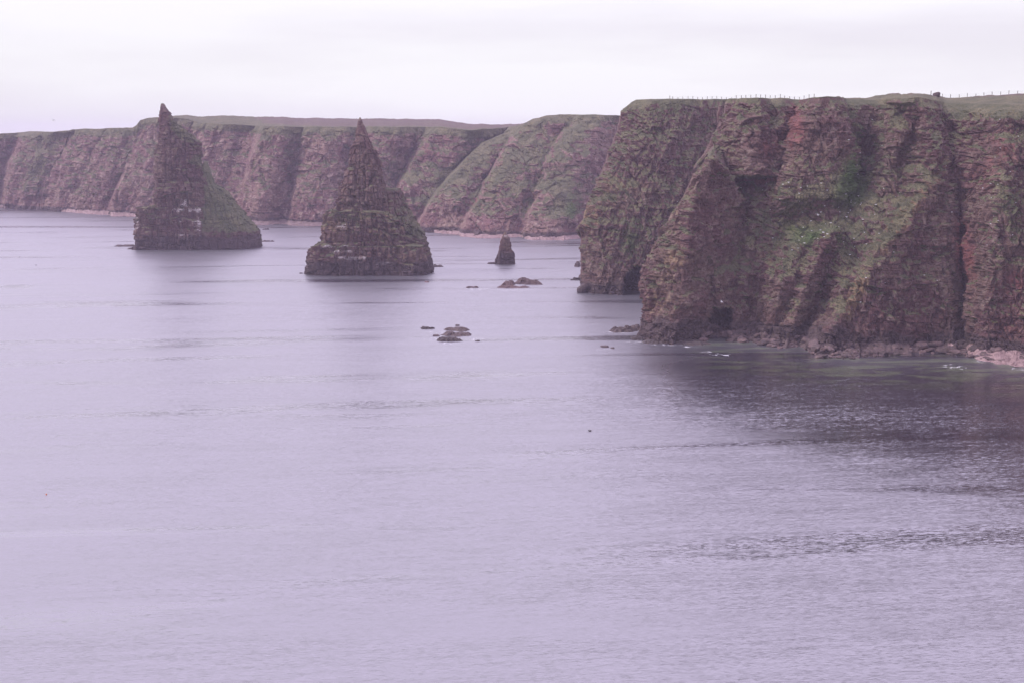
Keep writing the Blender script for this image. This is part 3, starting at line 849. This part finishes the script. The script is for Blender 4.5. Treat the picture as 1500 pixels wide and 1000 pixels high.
# ------------------------------------------------------------------ skerries: low bedded reefs, each a thing of its own
def slab_mesh(w, dep, h, seed, tilt=0.0, nr=16, nc=56):
    r = np.linspace(0, 1, nr)[:, None]; th = np.linspace(0, 2*math.pi, nc, endpoint=False)[None, :]
    c, s = np.cos(th), np.sin(th)
    rad = 1 + 0.75*fbm(c*2.3+seed*3.3, s*2.3, c*0+seed, 5, 0.65)
    x = (w/2)*r*rad*np.sign(c)*np.abs(c)**0.8; y = (dep/2)*r*rad*np.sign(s)*np.abs(s)**0.8
    prof = np.where(r < 0.6, 1.0, 1 - 0.75*(r-0.6)/0.4) * np.where(r > 0.97, 0.0, 1.0)
    n = 0.5*fbm(x/2.2+seed, y/2.2, x*0, 3) + 0.45*blocks(x, y, x*0+seed, 1.4, 1.6, seed)
    hh = h*(0.85 + 1.3*n + 0.25*np.cos(r*1.5))
    hh = np.floor(hh/(0.24*h)+0.3*n)*0.24*h*0.6 + hh*0.4
    z = hh*prof + tilt*x/w*h - (1-prof)*0.8
    z = z + 0*r
    P = np.stack([x+0*r, y+0*r, z], -1)
    return grid_mesh('reef', P, wrap=True)
skerries = [
 # u, v, width px, depth m, height m, label
 (626, 482, 24, 3.5, 0.6, 'low thin reef at the left end of the skerry cluster in mid water', 0),
 (669, 484.5, 40, 5.0, 0.85, 'flat dark reef at the back of the skerry cluster in mid water', 0),
 (669, 492, 56, 5.5, 0.9, 'widest brown reef in the middle of the skerry cluster in open water', 0),
 (657, 499.5, 46, 5.0, 1.0, 'nearest jagged reef at the front of the skerry cluster in open water', 0),
 (639, 492.5, 13, 3.0, 0.5, 'small reef tip just left of the widest reef in open water', 0),
 (670, 477.5, 9, 2.0, 0.4, 'tiny rock tip poking out behind the skerry cluster in mid water', 0),
 (699, 500, 12, 1.6, 0.3, 'faint awash rock just right of the nearest jagged reef', 0),
 (775, 416.5, 42, 8.0, 1.9, 'highest flat topped red reef right of the small stack channel', 1),
 (745, 418, 22, 6.0, 1.5, 'blocky reef joined to the left of the highest red reef', 1),
 (752, 422, 54, 5.0, 0.7, 'low shelf of reef in front of the two red blocks', 1),
 (692, 422, 22, 4.0, 0.7, 'narrow dark reef alone between the pyramid stack and the red reefs', 1),
 (625, 414, 9, 2.0, 0.45, 'tiny dark rock in the water just below the pyramid stack', 1),
 (886, 508.5, 16, 3.0, 0.65, 'small reef out in the water left of the prow foot', 2),
 (897, 510.5, 8, 1.6, 0.35, 'tiny awash rock just right of the small reef by the prow', 2),
 (909, 483, 44, 5.0, 1.9, 'long dark slab reaching left from the prow foot', 3),
 (925, 480, 30, 5.0, 2.3, 'raised slab behind the long dark slab at the prow foot', 3),
 (934, 494, 40, 5.0, 1.4, 'brown layered slab at the left toe of the prow', 3),
 (962, 499, 62, 6.0, 1.2, 'widest ledge slab under the prow ridge', 3),
 (1010, 500, 64, 7.0, 1.3, 'dark ledge slab under the shaded side of the prow', 3),
 (846, 411, 20, 4.0, 1.1, 'thin sloping slab pointing out from the left headland', 4),
 (852, 408, 10, 4.0, 1.6, 'stubby slab against the left headland above the thin sloping slab', 4),
 (846, 391, 9, 4.0, 2.6, 'round dark rock against the left headland farthest up the channel', 4),
 (184, 361.5, 44, 5.0, 1.0, 'low black reef trailing left from the blade shaped stack', 5),
 (190, 365.5, 11, 3.0, 0.6, 'small brown rock in front of the black reef by the blade stack', 5),
 (392, 354.5, 22, 5.0, 0.8, 'low reef trailing right from the grassy shoulder of the blade stack', 5),
 (388, 337, 12, 5.0, 1.0, 'small distant rock behind the grassy shoulder of the blade stack', 5),
 (640, 391.5, 20, 5.0, 1.2, 'low reef at the right foot of the pyramid stack', 6),
 (441, 401, 7, 2.0, 0.4, 'tiny rock at the left foot of the pyramid stack', 6),
]
grp = ['skerries in open water', 'red reefs in the channel', 'rocks off the prow', 'slabs at the foot of the prow', 'rocks against the left headland',
       'reefs round the blade shaped stack', 'rocks round the pyramid stack']
for i, (u, v, wpx, dep, h, lab, g) in enumerate(skerries):
    x, y, _ = on_sea(u, v)
    me = slab_mesh(wpx*y/F*0.98, dep*1.15, h*(0.36 if g == 3 else 0.6), i*1.37+0.5, tilt=-0.35 if g in (0, 1) else 0.2)
    o = link('skerry', me, M_SKERRY if g != 1 else M_BOULD2, label=lab, category='reef', group=grp[g])
    o.location = (x, y + dep*0.3 - (4.5 if g == 3 else 0), 0); o.rotation_euler = (0, 0, math.radians(random.uniform(-8, 8)))
# boulder at the foot of the left headland
# ------------------------------------------------------------------ boulders
def boulder_mesh(seed, sub=(14, 10)):
    nc, nr = sub
    th = np.linspace(0, 2*math.pi, nc, endpoint=False)[None, :]; ph = np.linspace(-math.pi/2, math.pi/2, nr)[:, None]
    d = np.stack([np.cos(ph)*np.cos(th), np.cos(ph)*np.sin(th), np.sin(ph)+0*th], -1)
    r = np.full(d.shape[:2], 9.0)
    rr = np.random.RandomState(seed)
    for _ in range(11):                     # a convex block cut by random planes
        nrm = rr.normal(size=3); nrm /= np.linalg.norm(nrm)
        if rr.rand() < 0.5: nrm = np.round(nrm*1.3); nrm = nrm/max(np.linalg.norm(nrm), .5)
        q = d@nrm
        r = np.minimum(r, np.where(q > 0.05, rr.uniform(0.6, 1.0)/np.maximum(q, 0.05), 9))
    r = np.minimum(r, 1.25)
    P = d*r[..., None]*np.array([1.0, 0.8, 0.62])
    return grid_mesh('boulder', P, wrap=True)
BM = [boulder_mesh(s) for s in range(10)]
tw, Yw = waterline(NP, NR)
def ycliff(u):
    return float(np.interp((u-750)/F, tw, Yw))
rb = random.Random(5)
def where(u):
    for lim, w in ((1080, 'just right of the sea arch'), (1130, 'under the first green rib right of the arch'), (1190, 'below the dark wall beside the leaning ridge'),
                   (1270, 'at the lower end of the leaning ridge'), (1360, 'under the broad face right of the leaning ridge'), (1430, 'below the red gully'), (9999, 'at the right edge of the shore')):
        if u < lim: return w
nb_ = 0
for me in BM: me.materials.append(M_BOULD)
BP = [m.copy() for m in BM[:5]]
for me in BP: me.materials.clear(); me.materials.append(M_PINK)
for i in range(235):
    u = rb.choice([rb.uniform(1030, 1215), rb.uniform(1040, 1240), rb.uniform(1335, 1510), rb.uniform(1350, 1700), rb.uniform(1215, 1340)])
    y0 = ycliff(u)
    d = rb.uniform(-1.0, 7.5)
    s = 0.35 + 1.1*rb.random()**2.2
    y = y0 - d
    o = link('boulder', BM[i % 10], None, category='boulder', group='rubble ' + where(u),
             label=('large' if s > 0.9 else 'middling' if s > 0.55 else 'small') + (' reddish boulder ' if d < 3.5 else ' reddish boulder at the water edge ') + where(u))
    o.location = (y*(u-750)/F, y, max(1.5 - 0.30*max(d, 0), 0.05) + 0.15)
    o.scale = (s*rb.uniform(0.8, 1.5), s, s*rb.uniform(0.7, 1.1)); o.rotation_euler = (rb.uniform(-.3, .3), rb.uniform(-.3, .3), rb.uniform(0, 6.28))
for u, v, s, lab in ((1392, 507, 2.6, 'reddish slab boulder just right of the lower end of the leaning ridge'),
                (1412, 506, 2.9, 'big tilted pink slab left of the dark rubble heap'),
                (1436, 507, 3.3, 'rough dark pink boulder in the middle of the right hand shore'),
                (1458, 512, 2.6, 'rounded pink boulder at the edge of the right hand rubble'),
                (1478, 508, 4.2, 'long pale pink slab sloping to the water near the right edge'),
                (1497, 515, 3.6, 'palest pink slab at the far right of the shore'),
                (1200, 500, 2.2, 'brown block under the dark wall beside the leaning ridge'),
                (1228, 502, 3.4, 'large squared block with ochre top under the leaning ridge'),
                (1262, 507, 3.2, 'large dark block standing in shade right of the ochre topped one'),
                (1125, 500, 1.9, 'pale boulder among the rubble right of the sea arch'),
                (1470, 527, 1.2, 'lone pale boulder standing in the shallows at far right')):
    x, y, _ = on_sea(u, v + 5)
    o = link('boulder', BP[rb.randrange(5)] if 1380 < u else BM[rb.randrange(10)], None, category='boulder', label=lab)
    o.location = (x, y+2, 0.7*s*0.35); o.scale = (s, s*0.9, s*0.62); o.rotation_euler = (rb.uniform(-.2, .2), rb.uniform(-.25, .25), rb.uniform(0, 6.28))
x, y, _ = on_sea(855, 430)
o = link('boulder', BM[3], None, category='boulder', label='dark squat rock at the water corner of the left headland'); o.location = (x, y+3, 0.8); o.scale = (2.6, 2.4, 3.4)

# ------------------------------------------------------------------ fences on the cliff top
M_WOOD, tt, bb = new_mat('weathered_wood'); bb.inputs['Roughness'].default_value = 0.9
gg = tt.nodes.new('ShaderNodeNewGeometry').outputs['Position']
tt.links.new(nmix(tt, nnoise(tt, gg, 3.0, 3), (0.12, 0.10, 0.09), (0.21, 0.18, 0.16)), bb.inputs['Base Color'])
M_WIRE, tt, bb = new_mat('fence_wire'); bb.inputs['Metallic'].default_value = 0.7; bb.inputs['Roughness'].default_value = 0.5
bb.inputs['Base Color'].default_value = (0.22, 0.22, 0.23, 1)
def top_point(u, r):
    """a point of the plateau r metres behind the rim on the line of sight column u"""
    t = (u-750)/F
    G_, n_ = (AP, AR) if u < 1072 else (NP, NR)
    tc_ = G_[n_+6, :, 0]/G_[n_+6, :, 1]
    c = int(np.argmin(np.abs(tc_ - t)))
    col = G_[n_:, c]
    k = int(np.argmin(np.abs((col[:, 1]-col[0, 1]) - r)))
    return col[k]
def post_mesh(h, w):
    bv = []; a = w/2
    for z, q in ((-0.35, 1.0), (h-0.04, 0.95), (h, 0.6)):
        bv += [(-a*q, -a*q, z), (a*q, -a*q, z), (a*q, a*q, z), (-a*q, a*q, z)]
    f = []
    for k in (0, 4):
        for j in range(4):
            f.append((k+j, k+(j+1) % 4, k+4+(j+1) % 4, k+4+j))
    f += [(8, 9, 10, 11), (3, 2, 1, 0)]
    me = bpy.data.meshes.new('post'); me.from_pydata(bv, [], f); me.materials.append(M_WOOD)
    return me
def wire_mesh(pts, h, rad=0.008):
    v, f = [], []
    for p in pts:
        for a in range(3):
            v.append((p[0], p[1]+rad*math.cos(a*2.094), p[2]+h+rad*math.sin(a*2.094)))
    for i in range(len(pts)-1):
        for a in range(3):
            f.append((i*3+a, i*3+(a+1) % 3, i*3+3+(a+1) % 3, i*3+3+a))
    me = bpy.data.meshes.new('wire'); me.from_pydata(v, [], f); me.materials.append(M_WIRE)
    return me
PM = post_mesh(1.0, 0.12); PMT = post_mesh(1.3, 0.14)
def fence(label, us, rr, tall=()):
    pts = [top_point(u, r) for u, r in zip(us, rr)]
    e = empty('fence', tuple(float(c) for c in pts[0]), category='fence', label=label, group='post and wire fences on the cliff top')
    base = pts[0]
    for i, p in enumerate(pts):
        o = link('post', PMT if i in tall else PM, None, e); o.location = tuple(float(c) for c in (p-base))
        o.rotation_euler = (rb.uniform(-.05, .05), rb.uniform(-.06, .06), rb.uniform(0, 1))
        o.scale = (1, 1, rb.uniform(0.85, 1.08))
    for h in (0.35, 0.65, 0.95):
        link('wire', wire_mesh([p-base for p in pts], h), None, e)
usL = [978, 982] + [990 + 7.0*i for i in range(29)]
fence('post and wire fence along the rim of the left headland top', usL, [14]*len(usL), tall=(0, 1))
usR = [1354.5] + [1371.5 + 12.0*i for i in range(11)] 
fence('post and wire fence on the grassy top at far right', usR, [26]*len(usR), tall=(0,))
p = top_point(1362, 26)
o = link('boulder', BM[6], None, category='boulder', label='lone boulder on the skyline beside the right hand fence'); o.location = (float(p[0]), float(p[1]), float(p[2])+0.3); o.scale = (1.1, 1.0, 1.3)

# ------------------------------------------------------------------ sea birds
M_BIRD, tt, bb = new_mat('white_feathers'); bb.inputs['Roughness'].default_value = 0.8
gg = tt.nodes.new('ShaderNodeTexCoord').outputs['Object']
sx_ = tt.nodes.new('ShaderNodeSeparateXYZ'); tt.links.new(gg, sx_.inputs[0])
tt.links.new(nmix(tt, nrange(tt, sx_.outputs[2], 0.14, 0.20), (0.66, 0.65, 0.64), (0.42, 0.42, 0.45)), bb.inputs['Base Color'])
def bird_mesh(flying=False):
    import bmesh
    bm = bmesh.new()
    def ell(c, s, rot=0):
        from mathutils import Matrix, Vector
        M = Matrix.Translation(c) @ Matrix.Rotation(rot, 4, 'Y') @ Matrix.Diagonal((*s, 1))
        bmesh.ops.create_icosphere(bm, subdivisions=2, radius=1.0, matrix=M)
    ell((0, 0, 0.10), (0.25, 0.11, 0.11), 0.15)
    ell((0.22, 0, 0.22), (0.075, 0.06, 0.065))
    ell((0.30, 0, 0.21), (0.05, 0.015, 0.015))
    ell((-0.30, 0, 0.12), (0.12, 0.05, 0.02), 0.1)
    if flying:
        for s in (-1, 1):
            a = [bm.verts.new(p) for p in ((0.12, s*0.08, 0.16), (-0.10, s*0.08, 0.16), (-0.06, s*0.42, 0.30), (0.10, s*0.40, 0.31), (-0.12, s*0.80, 0.24), (-0.02, s*0.74, 0.25),
                                           (0.12, s*0.08, 0.14), (-0.10, s*0.08, 0.14), (-0.06, s*0.42, 0.285), (0.10, s*0.40, 0.295))]
            bm.faces.new((a[0], a[1], a[2], a[3])); bm.faces.new((a[3], a[2], a[4], a[5])); bm.faces.new((a[6], a[9], a[8], a[7])); bm.faces.new((a[9], a[5], a[4], a[8]))
            bm.faces.new((a[0], a[3], a[9], a[6])); bm.faces.new((a[1], a[7], a[8], a[2])); bm.faces.new((a[3], a[5], a[9])); bm.faces.new((a[2], a[8], a[4]))
    else:
        for s in (-1, 1):
            ell((-0.06, s*0.085, 0.13), (0.22, 0.03, 0.08), 0.2)
    me = bpy.data.meshes.new('bird'); bm.to_mesh(me); bm.free(); me.materials.append(M_BIRD)
    return me
BB = bird_mesh(); BDK = bird_mesh(); BDK.materials.clear(); BDK.materials.append(M_SKERRY); BF = bird_mesh(True)
nU, nV = project(NP[:NR, :, 0], NP[:NR, :, 1], NP[:NR, :, 2])
cl = NP[:NR]
flat = np.abs(grid_normals(cl)[..., 2])
wgt = (flat > 0.55)*(gauss(nU, nV, 1170, 300, 60, 50) + 0.9*gauss(nU, nV, 1230, 330, 60, 60) + 0.9*gauss(nU, nV, 1465, 290, 30, 90) + 0.5*gauss(nU, nV, 1310, 400, 40, 40)
       + 0.4*gauss(nU, nV, 1130, 370, 30, 30) + 0.5*gauss(nU, nV, 1270, 230, 30, 50) + 0.3*gauss(nU, nV, 1400, 260, 40, 60) + 0.02) * (nU < 1520) * (nU > 960) * (cl[..., 1] < 440)
wf = wgt.ravel()/wgt.sum()
pick = np.random.RandomState(3).choice(len(wf), 120, replace=False, p=wf)
for k in pick:
    r_, c_ = divmod(int(k), cl.shape[1])
    p = cl[r_, c_]; u_ = nU[r_, c_]
    if u_ < 1215: lab, g = 'white fulmar perched on the grassy ledges left of the green gully', 'fulmars on the ledges above the sea arch'
    elif u_ < 1390: lab, g = 'white fulmar perched on the slope between the green gully and the leaning ridge', 'fulmars round the leaning ridge'
    else: lab, g = 'white fulmar perched on the red cliff right of the leaning ridge', 'fulmars on the red cliff'
    o = link('seabird', BB, None, category='seabird', label=lab, group=g)
    s = rb.uniform(0.6, 1.0)
    o.location = (float(p[0]), float(p[1])-0.25, float(p[2])+0.05); o.scale = (s, s, s); o.rotation_euler = (0, 0, rb.uniform(0, 6.28))
for (u, v, Y, rz), lab in (((78, 177, 330, 1.2), 'lone seabird flying in the sky above the far left cliffs'),
                 ((1057, 443, 345, 0.3), 'white seabird flying in front of the dark sea arch'),
                 ((1198, 316, 325, 2.0), 'white seabird flying past the green slope below the banded block')):
    o = link('seabird', BF, None, category='seabird', label=lab)
    o.location = at_depth(u, v, Y); o.rotation_euler = (0.3, 0, rz)
for u, v, lab in ((29, 377, 'seabird floating on the water left of the blade stack'), (53, 389, 'seabird floating alone nearer than the other, left of the blade stack'),
                  (864, 631, 'dark seabird floating in open water below the prow')):
    x, y, _ = on_sea(u, v)
    o = link('seabird', BDK, None, category='seabird', label=lab); o.location = (x, y, -0.03); o.rotation_euler = (0, 0, rb.uniform(0, 6))
# float
M_FLOAT, tt, bb = new_mat('orange_plastic'); bb.inputs['Base Color'].default_value = (0.45, 0.13, 0.04, 1); bb.inputs['Roughness'].default_value = 0.5
import bmesh
bm = bmesh.new(); bmesh.ops.create_uvsphere(bm, u_segments=16, v_segments=10, radius=0.12)
for v_ in bm.verts:
    if v_.co.z > 0.1: v_.co.z += 0.06; v_.co.x *= 0.5; v_.co.y *= 0.5
me = bpy.data.meshes.new('float'); bm.to_mesh(me); bm.free()
x, y, _ = on_sea(68, 724)
o = link('fishing_float', me, M_FLOAT, category='float', label='small orange float drifting on the open water at lower left'); o.location = (x, y, 0.03)

# ------------------------------------------------------------------ foam
M_FOAM, tt, bb = new_mat('sea_foam'); bb.inputs['Base Color'].default_value = (0.75, 0.75, 0.78, 1); bb.inputs['Roughness'].default_value = 0.8
tr = tt.nodes.new('ShaderNodeBsdfTransparent'); ms = tt.nodes.new('ShaderNodeMixShader')
gg = tt.nodes.new('ShaderNodeNewGeometry').outputs['Position']
tt.links.new(nrange(tt, nnoise(tt, nmap(tt, gg, (0.8, 0.5, 1)), 1.0, 5, 0.7, 0.4), 0.50, 0.66, 0, 0.8), ms.inputs[0])
tt.links.new(tr.outputs[0], ms.inputs[1]); tt.links.new(bb.outputs[0], ms.inputs[2])
for nd in tt.nodes:
    if nd.type == 'OUTPUT_MATERIAL': tt.links.new(ms.outputs[0], nd.inputs['Surface'])
v, f = [], []
for u, vv_, wp, dm in ((1012, 508, 24, 3), (1034, 515, 20, 3), (1055, 519, 30, 4), (634, 497, 26, 6), (640, 487, 20, 4), (655, 503, 30, 3), (697, 497, 30, 5), (1398, 537, 30, 6), (1440, 530, 26, 4), (1490, 540, 20, 4),
                       (758, 425, 60, 5), (700, 424, 30, 4), (930, 501, 40, 3), (903, 487, 40, 3), (975, 505, 40, 3), (885, 512, 24, 3)):
    x, y, _ = on_sea(u, vv_); w_ = wp*y/F/2
    b0 = len(v)
    for a in range(20):
        k = 1 + 0.3*math.sin(a*2.3+u)
        v.append((x + w_*k*math.cos(a*math.pi/10), y + dm/2*k*math.sin(a*math.pi/10), 0.03))
    f.append(tuple(range(b0, b0+20)))
me = bpy.data.meshes.new('foam'); me.from_pydata(v, [], f)
link('foam', me, M_FOAM, kind='stuff')


# ------------------------------------------------------------------ air
def haze():
    x0, x1, y0, y1, z0, z1 = -2500, 2500, -250, 3500, -6, 76
    v = [(x, y, z) for z in (z0, z1) for y in (y0, y1) for x in (x0, x1)]
    f = [(0, 2, 3, 1), (4, 5, 7, 6), (0, 1, 5, 4), (2, 6, 7, 3), (0, 4, 6, 2), (1, 3, 7, 5)]
    me = bpy.data.meshes.new('haze'); me.from_pydata(v, [], f)
    m = bpy.data.materials.new('haze_air'); m.use_nodes = True
    t = m.node_tree; t.nodes.clear()
    o = t.nodes.new('ShaderNodeOutputMaterial'); p = t.nodes.new('ShaderNodeVolumePrincipled')
    p.inputs['Color'].default_value = (0.84, 0.77, 1.0, 1)
    p.inputs['Density'].default_value = 0.00018
    p.inputs['Anisotropy'].default_value = 0.0
    t.links.new(p.outputs[0], o.inputs['Volume'])
    link('haze', me, m, kind='stuff')
haze()
